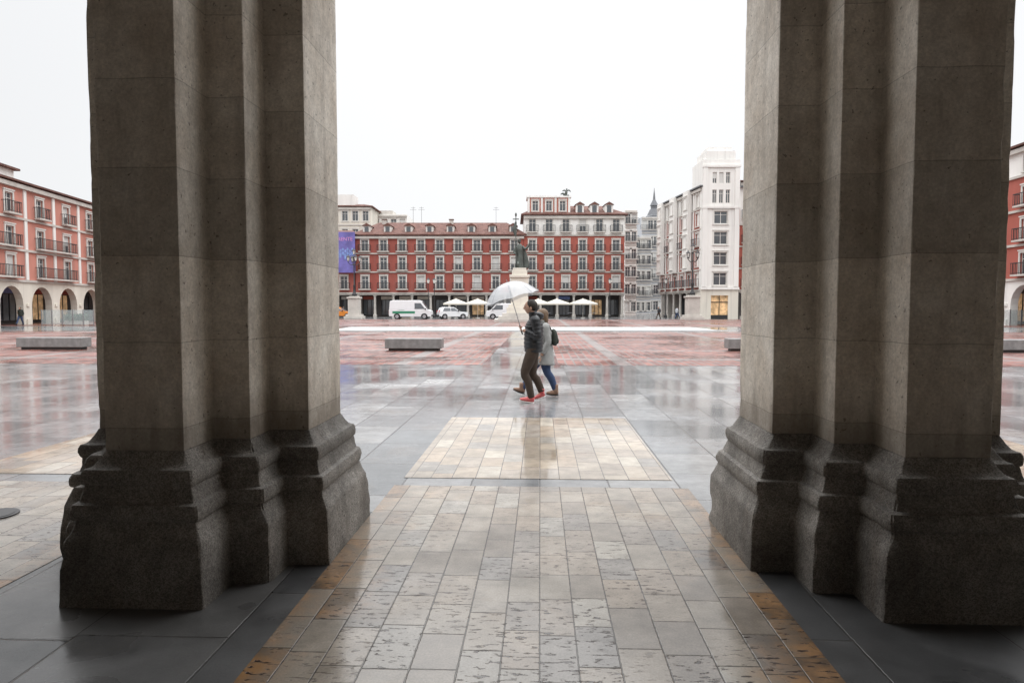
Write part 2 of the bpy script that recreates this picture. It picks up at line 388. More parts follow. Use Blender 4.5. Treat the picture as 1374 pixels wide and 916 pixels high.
# ---------------- buildings ----------------
cache={}
def win_mesh(w,h,case=True):
    k=(w,h,case)
    if k in cache: return cache[k]
    a=MB(); cw=.16
    if case:
        a.box(-w/2-cw,-w/2,-.07,0.02,-.05,h+cw); a.box(w/2,w/2+cw,-.07,.02,-.05,h+cw); a.box(-w/2,w/2,-.07,.02,h,h+cw); a.box(-w/2-cw-.05,w/2+cw+.05,-.13,.02,h+cw,h+cw+.1); a.box(-w/2-cw-.04,w/2+cw+.04,-.12,.02,-.15,-.05)
    t=.07
    a.box(-w/2,-w/2+t,.12,.2,0,h); a.box(w/2-t,w/2,.12,.2,0,h); a.box(-w/2+t,w/2-t,.12,.2,0,t); a.box(-w/2+t,w/2-t,.12,.2,h-t,h)
    a.box(-.035,.035,.125,.2,t,h-t); a.box(-w/2+t,-.036,.13,.19,h*.7,h*.7+.05); a.box(.036,w/2-t,.13,.19,h*.7,h*.7+.05)
    p=MB().box(-w/2,w/2,.17,.24,0,h)
    b=MB().box(-w/2+t,w/2-t,.14,.165,h*.45,h-t)
    b2=MB().box(-w/2+t,w/2-t,.14,.165,t,h-t)
    cache[k]=(a.mesh('window',M['frame']),p.mesh('pane',M['glass']),b.mesh('blind',M['blind']),b2.mesh('blind',M['blind'])); return cache[k]
def window(par,x,z,w,h,case=True,rz=0,y=0):
    a,p,b,b2=win_mesh(round(w,2),round(h,2),case); o=inst('window',a,par,(x,y,z),rz); inst('pane',p,o)
    r=random.random()
    if r<.18: inst('blind',b,o)
    elif r<.25: inst('blind',b2,o)
def balcony(par,x,z,w,d=.55,im='iron'):
    k=('b',round(w,2),im)
    if k not in cache:
        s=MB().box(-w/2,w/2,-d,-.14,-.14,-.0)
        r=MB().box(-w/2,w/2,-d,-d+.05,.9,.96).box(-w/2,w/2,-d+.01,-d+.04,.08,.12)
        n=int(w/.2)
        for i in range(n+1):
            q=-w/2+.02+i*(w-.04)/n; r.box(q-.016,q+.016,-d+.012,-d+.038,.0,.9)
        for sx in (-1,1):
            r.box(sx*w/2-.02,sx*w/2+.02,-d+.05,-.01,.9,.95)
            for j in range(2): yy=-.15-j*.2; r.box(sx*w/2-.014,sx*w/2+.014,yy-.014,yy+.014,0,.9)
        cache[k]=(s.mesh('balcony',M['stone']),r.mesh('railing',M[im]))
    o=inst('balcony',cache[k][0],par,(x,0,z)); inst('railing',cache[k][1],o)
def wall(par,W,z0,z1,ops,mat,D):
    xs=sorted({0,W}|{v for o in ops for v in (o[0],o[1])}); zs=sorted({z0,z1}|{v for o in ops for v in (o[2],o[3])})
    m=MB(); t=.3
    for i in range(len(xs)-1):
        for j in range(len(zs)-1):
            cx=(xs[i]+xs[i+1])/2; cz=(zs[j]+zs[j+1])/2
            if any(o[0]<cx<o[1] and o[2]<cz<o[3] for o in ops): continue
            m.add([(xs[i],0,zs[j]),(xs[i+1],0,zs[j]),(xs[i+1],0,zs[j+1]),(xs[i],0,zs[j+1])],[(0,1,2,3)])
    for a,b,c,d in ops:
        m.add([(a,0,c),(b,0,c),(b,0,d),(a,0,d),(a,t,c),(b,t,c),(b,t,d),(a,t,d)],[(4,5,1,0),(1,5,6,2),(7,3,2,6),(0,3,7,4)])
    m.add([(0,0,z0),(0,t,z0),(0,t,z1),(0,0,z1)],[(0,3,2,1)]); m.add([(W,0,z0),(W,t,z0),(W,t,z1),(W,0,z1)],[(0,1,2,3)])
    m.box(0,W,t,D,z0,z1)
    return m.obj('wall',mat,par,fix=False)
def roof(par,W,D,z,h,mat='tile',ov=.45,hip=3.0,name='roof'):
    m=MB(); a=-ov;b=W+ov;c=-ov;d=D+ov; my=(c+d)/2
    m.add([(a,c,z),(b,c,z),(b,d,z),(a,d,z),(a+hip,my,z+h),(b-hip,my,z+h)],[(0,1,5,4),(1,2,5),(2,3,4,5),(3,0,4),(3,2,1,0)])
    m.box(a,b,c,d,z-.16,z-.003)
    return m.obj(name,M[mat],par,fix=False)
def dormer(par,x,y,z,w=1.1,h=1.2,wallm='frame'):
    k=('d',w,h,wallm)
    if k not in cache:
        a=MB().box(-w/2,w/2,0,2.6,0,h); r=MB().prism_x([(-w/2-.15,h+.003),(w/2+.15,h+.003),(0,h+.45)],-.15,2.6)
        g=MB().box(-w*.28,w*.28,-.02,.02,.2,h-.12)
        cache[k]=(a.mesh('dormer',M[wallm]),r.mesh('dormer_roof',M['tile']),g.mesh('pane',M['glass']))
    o=inst('dormer',cache[k][0],par,(x,y,z)); inst('dormer_roof',cache[k][1],o); inst('pane',cache[k][2],o)
def cornice(par,W,z,h=.25,p=.16,mat='stone',x0=0): MB().box(x0-.05,W+.05,-p,-.003,z-h/2,z+h/2).obj('cornice',M[mat],par)
def building(name,label,p0,p1,D,arc,fl,ncol,roofh,wm,arches=False,ww=1.0,colm='stone',dorm=0,roofm='tile',glow=(),pil=None,margin=0.0,roof_on=True,shop=True,im='iron'):
    W=math.dist(p0,p1); t=thing(name,label,'building',(p0[0],p0[1],0),math.atan2(p1[1]-p0[1],p1[0]-p0[0]))
    bay=(W-2*margin)/ncol; xc=[margin+bay*(i+.5) for i in range(ncol)]
    if arc:
        if arches:
            m=MB(); r=bay*.36; sp=arc-.45-r
            for c in xc:
                pts=[(c-bay/2,0),(c-r,0),(c-r,sp)]+[(c-r*math.cos(math.pi*i/10),sp+r*math.sin(math.pi*i/10)) for i in range(1,10)]+[(c+r,sp),(c+r,0),(c+bay/2,0),(c+bay/2,arc),(c-bay/2,arc)]
                m.prism_x(pts,0,.6)
            m.obj('arcade',M[colm],t)
            for i in range(ncol+1):
                x=margin+bay*i; MB().box(x-.28,x+.28,-.12,-.004,0,.5).obj('pier_foot',M[colm],t); MB().box(x-.22,x+.22,-.1,-.004,sp-.12,sp+.12).obj('pier_capital',M[colm],t)
        else:
            for i in range(ncol+1):
                x=min(max(margin+bay*i,.25),W-.25)
                MB().lathe([(.3,0),(.3,.35),(.2,.42),(.17,arc-.55),(.28,arc-.4),(.3,arc-.31)],10,(x,.3)).obj('column',M[colm],t,smooth=False)
            MB().box(0,W,0,.6,arc-.3,arc).obj('lintel',M[colm],t)
        MB().box(0,W,3.2,D,0,arc-.003).obj('shop_wall',M['shopdark'],t)
        MB().box(0,.3,.6,3.2,0,arc-.003).obj('side_wall',M[colm],t); MB().box(W-.3,W,.6,3.2,0,arc-.003).obj('side_wall',M[colm],t)
        if shop:
            for i,c in enumerate(xc):
                g=i in glow
                so=MB().box(c-bay*.33,c+bay*.33,3.1,3.17,.3,arc*.72).obj('shop_window',M['shopglow'] if g else M['glass'],t)
                fr_=MB()
                for q in (-.33,-.11,.11,.33): fr_.box(c+bay*q-.04,c+bay*q+.04,3.04,3.095,.3,arc*.72)
                fr_.box(c-bay*.33,c+bay*.33,3.05,3.09,.25,.32).obj('shop_frame',M['iron'],so)
                if random.random()<.45: MB().box(c-bay*.35,c+bay*.35,2.95,3.15,arc*.74,arc*.88).obj('shop_sign',random.choice([M['awning'],M['redwall'],M['cyanp'],M['frame']]),t)
    for k,f in enumerate(fl):
        z0,z1,wz0,wz1,mat,bal=f
        ops=[(c-ww/2,c+ww/2,wz0,wz1) for c in xc]
        wall(t,W,z0,z1,ops,M[mat or wm],D)
        for c in xc: window(t,c,wz0,ww,wz1-wz0)
        if bal=='i':
            for c in xc: balcony(t,c,wz0,ww+.75,im=im)
        elif bal=='c': balcony(t,W/2,wz0,W-1.0,.7,im=im)
        elif bal=='p':
            for j in range(0,ncol-1,2): balcony(t,(xc[j]+xc[j+1])/2,wz0,bay+ww+.7,im=im)
        cornice(t,W,z0,.2,.14)
    ze=fl[-1][1]; cornice(t,W,ze-.3,.35,.3)
    if pil:
        for i in range(ncol+1):
            x=min(max(margin+bay*i,.2),W-.2); MB().box(x-.2,x+.2,-.1,-.004,fl[0][0]+.12,ze-.5).obj('pilaster',M[pil],t)
    if roof_on: roof(t,W,D,ze+.17,roofh,roofm,hip=min(3,W*.3))
    if dorm:
        for i in range(dorm): dormer(t,W*(i+.5)/dorm,D*.06,ze+.3)
    return t,W,xc
YB=103.0
fb=[(3.6,6.75,4.2,6.15,None,'i'),(6.75,9.5,7.05,8.95,None,'i'),(9.5,12.2,9.85,11.55,None,'i')]
t1,W1,x1=building('town_house','long red facade with brown tiled roof and iron balconies across the square',(gx(478,YB),YB),(gx(702.6,YB),YB),11,3.6,fb,9,2.4,'redwall2',ww=1.05,dorm=8,glow=(2,6))
for x in (3.5,14):
    co_=MB().box(x-.3,x+.3,4.6,5.2,13.6,15.1).obj('chimney',M['stone'],t1); MB().box(x-.38,x+.38,4.52,5.28,15.1,15.22).obj('chimney_cap',M['tile'],co_)
for x in (8,9.3,21): MB().box(x-.02,x+.02,5,5.04,14,17.2).box(x-.5,x+.5,5,5.03,16.7,16.73).box(x-.35,x+.35,5,5.03,17.0,17.03).obj('antenna',M['greyiron'],t1)
fb2=fb+[(12.2,15.2,12.75,14.65,'white','i')]
t2,W2,x2=building('town_house','tall red house with white top storey, dormers and rooftop sculpture across the square',(gx(703,YB),YB),(gx(837,YB),YB),11,3.6,fb2,6,2.0,'redwall',ww=1.05,glow=(4,))
MB().box(.6,6.9,.6,4,15.4,17.9).obj('attic',M['pink'],t2); MB().box(.4,7.1,.4,4.2,17.9,18.15).obj('cornice',M['white'],t2)
for x in (1.7,3.75,5.8): window(t2,x,15.9,.9,1.5,y=.42)
for x in (.7,2.7,4.75,6.8): MB().box(x-.16,x+.16,.5,.597,15.4,17.89).obj('pilaster',M['white'],t2)
for x in (8.4,10.6,12.8): dormer(t2,x,.5,15.5,1.2,1.35,'white')
sc_=MB(); sx=6.4
sc_.box(sx-.4,sx+.4,1.0,1.8,18.15,18.4); sc_.tube([(sx-.1,1.4,18.35),(sx,1.4,18.75),(sx+.05,1.4,19.15)],[.18,.22,.1],10); sc_.ball((sx+.08,1.4,19.3),.12)
sc_.tube([(sx+.05,1.4,19.0),(sx-.3,1.4,19.12),(sx-.6,1.4,19.0)],[.08,.12,.04],8); sc_.tube([(sx+.05,1.4,19.0),(sx+.4,1.4,19.15),(sx+.7,1.4,18.9)],[.08,.12,.04],8); sc_.tube([(sx-.2,1.4,18.35),(sx-.5,1.4,18.65),(sx-.85,1.4,18.5)],[.14,.16,.06],8)
sc_.obj('roof_sculpture',M['bronze'],t2,smooth=True)
t0,W0,x0=building('corner_house','narrow red house carrying a purple printed banner left of long red facade',(gx(418,YB),YB),(gx(477,YB),YB),11,3.6,fb,2,1.2,'redwall2',ww=1.05,colm='stone')
bn=thing('banner','large purple banner with pink lettering hanging on red house','banner',(gx(464.5,101.8),101.8,0))
bz0,bz1=zy(366,101.8),zy(312,101.8)
MB().box(-1.45,1.45,0,.05,bz0,bz1).obj('fabric',M['purple'],bn)
cu=bpy.data.curves.new('lettering','FONT'); cu.body='RENTE'; cu.size=.75; cu.extrude=.01; cu.align_x='CENTER'
to=bpy.data.objects.new('tmp',cu); C.objects.link(to); bpy.context.view_layer.update()
me=bpy.data.meshes.new_from_object(to.evaluated_get(bpy.context.evaluated_depsgraph_get())); bpy.data.objects.remove(to)
me.materials.clear(); me.materials.append(M['pinkp']); lo=bpy.data.objects.new('lettering',me); C.objects.link(lo); lo.parent=bn; lo.location=(0,-.02,bz1-1.3); lo.rotation_euler=(R(90),0,0)
pm=MB()
for i in range(7): pm.ball((-1.05+i*.35,-.02,bz1-2.6-.25*(i%2)),(.15,.02,.25)); pm.tube([(-1.05+i*.35,-.02,bz1-2.9-.25*(i%2)),(-1.05+i*.35,-.02,bz0+1.9+.3*(i%3))],[(.17,.02),(.12,.02)],8)
pm.obj('printed_figures',M['cyanp'],bn)
def plain(name,label,pa,pb,Y,top,floors,ncol,mat,D=12,ww=1.1,roofh=.01,Y2=None,roofm='slate',bal=None,hip=0):
    zt=zy(top,Y); h=zt/floors
    fl=[(k*h if k else 0,(k+1)*h,k*h+h*.22,k*h+h*.78,None,bal if k else None) for k in range(floors)]
    t,W,x=building(name,label,(gx(pa,Y),Y),(gx(pb,Y2 or Y),Y2 or Y),D,0,fl,ncol,roofh,mat,ww=ww,roof_on=roofh>.1,roofm=roofm,im='greyiron')
    return t,W,zt
tc,Wc,zc=plain('apartment_building','cream apartment block rising behind the banner house',430,499,128,279,6,5,'cream',roofh=1.2,roofm='tile')
MB().box(2,6,2,6,zc+.3,zc+2.6).obj('roof_cabin',M['white'],tc)
td,Wd,zd=plain('apartment_building','low pale rooftops just showing above the brown tiled roof',500,547,135,289,5,4,'white')
MB().box(1,4,1,5,zd,zd+.9).obj('roof_cabin',M['stone'],td)
plain('street_house','white street house just right of tall red facade',838,853,122,283,6,2,'white',ww=1.0,bal='i',D=25)
te,We,ze=plain('street_house','grey street house with stacked balconies left of slate spire',853,872,140,318,5,3,'greyr',ww=1.1,bal='i')
tf,Wf,zf=plain('turret_house','pale house topped by a dark slate spire',860,891,150,292,6,4,'greyr',ww=1.1,bal='i')
MB().lathe([(2.0,zf),(2.0,zf+.3),(1.6,zf+.5),(1.0,zf+1.8),(.75,zf+2.0),(.75,zf+2.6),(.95,zf+2.7),(.3,zf+4.0),(.08,zf+6.0),(.03,zf+6.6)],8,(Wf*.6,2.1)).obj('spire',M['slate'],tf)
plain('street_house','distant light grey house closing the side street',845,880,190,318,6,4,'white')
D0=(gx(885,104.6),104.6); D1=(gx(939.5,88),88)
fr=[(3.7,6.3,4.2,5.8,None,'i'),(6.3,8.9,6.8,8.4,None,None),(8.9,11.5,9.4,11.0,None,'i'),(11.5,14.1,12.0,13.6,None,None),(14.1,16.8,14.5,16.0,'white',None)]
tg,Wg,xg=building('apartment_building','white and red corner building receding towards the side street',D0,D1,12,3.7,fr,6,.6,'redwall',ww=1.1,pil='white',roofm='slate',glow=(2,),im='greyiron')
for j in (0,2,4):
    MB().box(xg[j]-1.0,xg[j]+1.0,-.7,-.15,6.3,16.9).obj('bay',M['white'],tg)
    for f in fr[1:]: window(tg,xg[j],f[2],1.2,1.5,y=-.72)
th=thing('white_tower','white stone tower with vertical windows beside right pillar','tower',(gx(940,87.6),87.6,0)); WT=gx(990,87.6)-gx(940,87.6)
zt=zy(217,87.6)
rows=[(4.3,5.9),(6.9,8.5),(9.5,11.1),(12.1,13.7)]
ops=[(WT/2-.85,WT/2+.85,a,b) for a,b in rows]+[(c-.28,c+.28,a,b) for c in (WT/2-.85,WT/2,WT/2+.85) for a,b in ((14.7,16.4),(17.2,18.6))]
ops2=[(WT/2-1.1,WT/2+1.1,.0,3.0)]
wall(th,WT,0,3.9,ops2,M['cream'],5); wall(th,WT,3.9,14.2,ops[:4],M['white'],5); wall(th,WT,14.2,zt,ops[4:],M['white'],5)
for a,b in rows: window(th,WT/2,a,1.7,1.6)
for c in (WT/2-.85,WT/2,WT/2+.85):
    for a,b in ((14.7,16.4),(17.2,18.6)): window(th,c,a,.56,b-a,case=False)
swo=MB().box(WT/2-1.1,WT/2+1.1,.2,.27,0,3.0).obj('shop_window',M['shopglow'],th)
MB().box(WT/2-.04,WT/2+.04,.12,.195,0,3.0).box(WT/2-1.1,WT/2+1.1,.13,.19,2.1,2.2).box(WT/2-1.1,WT/2+1.1,.13,.19,0,.5).obj('shop_frame',M['iron'],swo)
for z in (3.9,14.2,zt-.8): cornice(th,WT,z,.3,.2,'white')
MB().box(.5,WT-.5,.4,4.6,zt,zt+1.2).box(.9,WT-.9,.8,4.2,zt+1.2,zt+1.75).obj('crown',M['white'],th)
for c in (.35,WT-.35): MB().box(c-.3,c+.3,-.15,-.004,4.1,zt-1).obj('pilaster',M['white'],th)
building('town_house','red house wedged between white tower and right pillar',(gx(990.5,88.5),88.5),(gx(1060,88.5),88.5),10,3.7,[(3.7,6.5,4.2,6,None,'i'),(6.5,9.3,7,8.8,None,'i'),(9.3,12.1,9.8,11.5,None,'i'),(12.1,17.5,13,14.8,'white','i')],3,1,'redwall',ww=1.1,glow=(0,1))
A0=(-40.4,42.0); A1=(-46.5,92)
fa=[(3.8,6.45,4.15,5.95,None,'p'),(6.45,9.15,6.75,8.4,None,'p'),(9.15,12.2,9.5,11.2,None,'i')]
ta,Wa,xa=building('town_house','pink brick house with arched ground floor along left side of square',A0,A1,12,3.8,fa,11,1.6,'pink',arches=True,ww=1.15,colm='cream',pil='white',glow=(3,5,6))
MB().box(6,26,5,9,13.2,14.8).obj('attic',M['white'],ta); MB().box(5.6,26.4,4.6,9.4,14.8,15.0).obj('attic_roof',M['tile'],ta)
MB().box(17,17.05,6,6.05,15,18.5).box(16.5,17.5,6,6.03,18,18.03).box(16.7,17.3,6,6.03,17.6,17.63).obj('antenna',M['greyiron'],ta)
fe=[(3.8,6.6,4.2,5.95,None,'i'),(6.6,9.4,7,8.7,None,'i'),(9.4,12.2,9.8,11.3,None,'i'),(12.2,14.6,12.6,14,'white',None)]
building('town_house','red and white arcaded house at far right edge of square',(43.5,80),(40.3,40),12,3.8,fe,9,1.2,'redwall',arches=True,ww=1.15,colm='white',glow=(4,))
# ---------------- statue ----------------
YS=72.0; st=thing('statue','bronze figure with banner on a tall pale stone pedestal','statue',(gx(697,YS),YS,0))
def sq(levels): 
    m=MB()
    for (r,z0,z1) in levels: m.box(-r,r,-r,r,z0,z1)
    return m
sq([(2.6,0,.3),(2.2,.3,.6),(1.8,.6,.9)]).obj('steps',M['stone'],st,bevel=.02)
sq([(1.35,.9,1.5),(1.15,1.5,1.8),(.9,1.8,4.6),(1.05,4.6,4.85),(.8,4.85,5.3),(.7,5.3,5.6)]).obj('pedestal',M['cream'],st,bevel=.03)
b=MB()
b.tube([(0,0,5.6),(0,0,6.3),(.02,0,7.0),(0,0,7.6),(0,0,8.0),(0,0,8.15)],[(.48,.42),(.40,.36),(.34,.28),(.42,.26),(.25,.18),(.1,.1)],14)
b.ball((-.02,0,8.38),(.17,.18,.22)); b.tube([(-.02,0,8.5),(-.02,0,8.62)],[.2,.12],10)
b.tube([(.3,0,7.85),(.62,-.1,7.6),(.95,-.2,7.95),(1.05,-.2,8.25)],[.16,.13,.1,.07],8)
b.tube([(-.3,0,7.85),(-.55,-.1,7.3),(-.35,-.4,7.0)],[.16,.13,.09],8)
b.tube([(.25,.2,7.9),(.5,.3,7.0),(.65,.3,6.1),(.6,.25,5.65)],[(.2,.1),(.3,.12),(.38,.14),(.4,.14)],10)
b.tube([(-.2,-.3,5.6),(-.2,-.3,6.3)],[.17,.2],8)
b.obj('figure',M['bronze'],st,smooth=True)
f=MB().tube([(-.38,-.45,5.6),(-.38,-.45,8.4),(-.38,-.45,11.0)],.045,8); f.ball((-.38,-.45,11.1),(.1,.1,.22)); f.box(-.7,-.06,-.47,-.43,10.6,10.7)
f.obj('banner_pole',M['bronze'],st)
MB().tube([(-.38,-.45,10.4),(-.5,-.45,9.6),(-.42,-.45,8.9)],[(.08,.05),(.22,.07),(.1,.04)],8).obj('furled_banner',M['bronze'],st,smooth=True)
# ---------------- lamps ----------------
def big_lamp(label,x,y,bh,ph):
    t=thing('street_lamp',label,'street lamp',(x,y,0),0,'ornate lamps on stone pedestals')
    sq([(1.15,0,.35),(.95,.35,.6),(.7,.6,bh-.3),(.82,bh-.3,bh-.1),(.6,bh-.1,bh)]).obj('stone_pedestal',M['stone'],t,bevel=.03)
    MB().lathe([(.35,bh),(.3,bh+.3),(.16,bh+.5),(.14,bh+1.2),(.2,bh+1.3),(.09,bh+1.5),(.07,bh+ph-.6),(.13,bh+ph-.5),(.05,bh+ph-.3)],12).obj('post',M['iron'],t,smooth=True)
    for k in range(5):
        top=k==4; a=k*math.pi/2+.5; r=0 if top else .75; zz=bh+ph-(0 if top else .85)
        px,py=r*math.cos(a),r*math.sin(a)
        if not top: MB().tube([(0,0,zz-.5),(px*.5,py*.5,zz-.65),(px,py,zz-.35),(px,py,zz-.2)],.035,6).obj('arm',M['iron'],t,smooth=True)
        ln=MB().lathe([(.1,zz-.22),(.13,zz-.18),(.13,zz-.16)],8,(px,py)).lathe([(.26,zz+.3),(.2,zz+.42),(.06,zz+.52),(.03,zz+.66)],8,(px,py))
        for q in range(4):
            aa=q*math.pi/2+math.pi/4; ln.tube([(px+.12*math.cos(aa),py+.12*math.sin(aa),zz-.16),(px+.23*math.cos(aa),py+.23*math.sin(aa),zz+.3)],.018,4,res=1)
        lo=ln.obj('lantern',M['iron'],t); MB().lathe([(.11,zz-.155),(.2,zz+.295)],8,(px,py)).obj('lamp_glass',M['lamp'],lo)
big_lamp('ornate iron lamp with lanterns on stone pedestal in front of banner house',gx(476,88),88,2.9,5.5)
big_lamp('ornate iron lamp with lanterns on stone pedestal beside the white tower',gx(928.5,80),80,2.9,5.4)
def small_lamp(label,x,y,h):
    t=thing('street_lamp',label,'street lamp',(x,y,0),0,'slim lamps by the far arcade')
    MB().lathe([(.2,0),(.2,.3),(.1,.5),(.06,.8),(.045,h-.5),(.1,h-.4)],8).obj('post',M['iron'],t)
    lo=MB().lathe([(.1,h-.4),(.12,h-.36)],6).lathe([(.28,h+.1),(.1,h+.3),(.02,h+.42)],6).obj('lantern',M['iron'],t); MB().lathe([(.12,h-.355),(.24,h+.095)],6).obj('lamp_glass',M['lamp'],lo)
for px,l in ((575,'slim lamp post at the front end of the delivery van, left of a close pair'),(583,'slim lamp post left of the small white car, right of a close pair'),(818,'slim lamp post before right end of tall red house'),(893,'slim lamp post before white and red corner building')): small_lamp(l,gx(px,96),96,5.2)
# ---------------- benches ----------------
def bench(label,xa,xb,y):
    t=thing('stone_bench',label,'bench',((xa+xb)/2,y,0),-AR,'granite block benches'); w=(xb-xa)/2
    MB().box(-w,w,-.3,.3,.09,.45).obj('seat',M['bench'],t,bevel=.02); MB().box(-w+.12,w-.12,-.2,.2,.0,.087).obj('foot',M['shopdark'],t)
bench('long granite block bench at left edge of square',gx(22,25.3),gx(112,25.3),25.5)
bench('granite block bench left of couple, in middle of view',gx(516,24.4),gx(593,24.4),24.7)
bench('granite block bench mostly hidden behind the right pillar',gx(979,24.2),gx(1052,24.2),24.5)
bench('granite block bench cut by right edge of view',gx(1330,23.6),gx(1420,23.6),23.8)
# ---------------- vehicles ----------------
def arcs(cx,r,n=7): return [(cx+r*math.cos(math.pi*i/n),.32+r*math.sin(math.pi*i/n)) for i in range(n+1)]
def vehicle(name,label,cat,x,y,rz,L,Wd,belt,bonnet,roofpts,wx,wr,paint,kk,wins,shield,extra=None):
    t=thing(name,label,cat,(x,y,0),rz)
    low=[(-L/2,belt),(-L/2,.4)]
    for c in sorted(wx): low+= list(reversed(arcs(c,wr+.06)))
    low+=[(L/2-.03,.35),(L/2,.6),(L/2-.04,bonnet),(roofpts[-1][0]+.02,belt)]
    MB().prism_x(low,-Wd/2,Wd/2).obj('body',M[paint],t,bevel=.04)
    up=MB(); n=len(roofpts); ys=lambda z: Wd/2-.02-max(0,z-belt)*kk
    v=[(a,-ys(b),b) for a,b in roofpts]+[(a,ys(b),b) for a,b in roofpts]
    up.add(v,[(i,(i+1)%n,n+(i+1)%n,n+i) for i in range(n)]+[tuple(range(n)),tuple(range(2*n-1,n-1,-1))]); up.obj('cabin',M[paint],t,bevel=.05)
    for s in (-1,1):
        for w in wins:
            g=MB(); m=len(w); g.add([(a,s*(ys(b)+.012),b) for a,b in w]+[(a,s*(ys(b)-.02),b) for a,b in w],[tuple(range(m)),tuple(range(2*m-1,m-1,-1))]+[(i,(i+1)%m,m+(i+1)%m,m+i) for i in range(m)]); g.obj('window',M['glass'],t)
        MB().box(L/2-.12,L/2+.01,s*(Wd/2-.25)-.14,s*(Wd/2-.25)+.14,.66,.82).obj('headlight',M['lamp'],t)
        MB().box(-L/2-.01,-L/2+.06,s*(Wd/2-.12)-.08,s*(Wd/2-.12)+.08,.75,1.1).obj('tail_light',M['carred'],t)
        xm=roofpts[-1][0]-.25; MB().box(xm-.06,xm+.06,s*(Wd/2+.1)-.09,s*(Wd/2+.1)+.09,belt,belt+.18).obj('mirror',M['iron'],t)
        for c in wx:
            q=MB().lathe([(wr*.6,-.1),(wr*.95,-.1),(wr,-.06),(wr,.06),(wr*.95,.1),(wr*.6,.1)],18).obj('wheel',M['rubber'],t,(c,s*(Wd/2-.12),wr)); q.rotation_euler=(R(90),0,0)
            MB().lathe([(wr*.62,-.105),(wr*.62,.105)],10).obj('rim',M['rim'],q)
    (a,b),(c,d)=shield; g=MB(); g.add([(a+.02,-ys(b)+.1,b),(a+.02,ys(b)-.1,b),(c+.02,ys(d)-.1,d),(c+.02,-ys(d)+.1,d)],[(0,1,2,3)]); g.obj('windshield',M['glass'],t)
    for e in (-1,1): MB().box(e*L/2-.05,e*L/2+.05,-Wd/2+.1,Wd/2-.1,.36,.55).obj('bumper',M['iron'],t)
    if extra: extra(t)
    return t
def vex(t):
    for s in (-1,1): MB().box(-2.2,.6,s*1.0-.012,s*1.0+.012,.72,1.0).prism_x([(-1.7,1.12),(-.9,1.12),(-.6,1.16),(-1.3,1.16)],s*1.0-.01,s*1.0+.01).obj('side_stripe',M['cargreen'],t)
vehicle('delivery_van','white delivery van with green side marking parked before long red facade','van',gx(552,86),86,0,5.3,2.0,1.2,1.05,[(-2.62,1.2),(-2.55,2.25),(-2.2,2.36),(1.1,2.36),(1.35,2.25),(2.15,1.2)],(-1.65,1.75),.36,'carwhite',.08,[[(.55,1.28),(1.85,1.28),(1.3,2.0),(.55,2.0)]],((1.4,2.18),(2.1,1.25)),vex)
hr=[(-1.95,.95),(-1.75,1.4),(-1.3,1.52),(.1,1.5),(.95,.95)]
hw=[[(-1.55,1.0),(-.45,1.0),(-.45,1.42),(-1.35,1.42)],[(-.38,1.0),(.75,1.0),(.08,1.42),(-.38,1.42)]]
vehicle('parked_car','small white car angled beside the delivery van','car',gx(607,87),87,R(18),3.7,1.7,.95,.85,[(a*.9,b) for a,b in hr],(-1.15,1.2),.31,'carwhite',.3,[[(a*.9,b) for a,b in w] for w in hw],((.12,1.47),(.86,.98)))
vehicle('parked_van','white van half hidden behind walking couple and umbrella','van',gx(677,86),86,R(180),4.6,1.9,1.15,1.0,[(-2.27,1.15),(-2.2,1.9),(-1.9,1.98),(.8,1.98),(1.1,1.88),(1.7,1.15)],(-1.4,1.45),.33,'carwhite',.1,[[(.2,1.2),(1.5,1.2),(1.0,1.75),(.2,1.75)]],((1.12,1.82),(1.68,1.2)))
vehicle('parked_car','orange car parked below the purple banner','car',gx(455,92),92,0,4.1,1.75,.95,.85,hr,(-1.25,1.3),.31,'carorange',.3,hw,((.12,1.47),(.93,.98)))
# ---------------- cafe parasols ----------------
pt=thing('cafe_parasol','cream cafe parasol right of small white car','parasol',(gx(612,93),93,0),0,'cream cafe parasols before the far arcade')
s=MB(); w=1.6; s.add([(-w,-w,2.0),(w,-w,2.0),(w,w,2.0),(-w,w,2.0),(0,0,2.65),(-w,-w,1.82),(w,-w,1.82),(w,w,1.82),(-w,w,1.82)],[(0,1,4),(1,2,4),(2,3,4),(3,0,4),(0,5,6,1),(1,6,7,2),(2,7,8,3),(3,8,5,0)]); s.obj('canopy',M['awning'],pt,fix=False)
MB().lathe([(.3,0),(.3,.1),(.035,.12),(.035,2.75)],8).obj('pole',M['frame'],pt)
for px,l in ((641,'cream cafe parasol left of hidden white van'),(722,'cream cafe parasol just right of walking couple'),(747,'cream cafe parasol second to the right of couple'),(782,'cream cafe parasol before the tall red house, rightmost')): dup(pt,(gx(px,93),93,0),random.uniform(-.2,.2),l)
for i,px in enumerate((627,735,765,796)):
    t=thing('cafe_table',['small cafe table between the two left parasols','small cafe table between parasols right of couple','small cafe table left of rightmost parasol','small cafe table right of rightmost parasol'][i],'table',(gx(px,92),92,0))
    MB().lathe([(.4,.71),(.4,.75)],12).obj('tabletop',M['rim'],t); MB().lathe([(.25,0),(.25,.04),(.04,.06),(.04,.705)],10).obj('leg',M['iron'],t)
def rail(label,xa,xb,y,n):
    t=thing('glass_railing',label,'glass railing',(xa,y,0)); w=(xb-xa)/n
    for i in range(n+1): MB().box(i*w-.03,i*w+.03,-.03,.03,0,1.35).obj('post',M['rim'],t)
    for i in range(n): MB().box(i*w+.04,i*w+w-.04,-.008,.008,.1,1.3).obj('glass_panel',M['clear'],t)
rail('glass railing around underground entrance before pink brick house',gx(56,57),gx(126,57),57,5)
rail('glass railing around underground entrance at right edge',gx(1340,57),gx(1400,57),57,4)
hp=thing('hedge_planter','low green shrub in stone planter before pink brick house','planter',(gx(103,60),60,0))
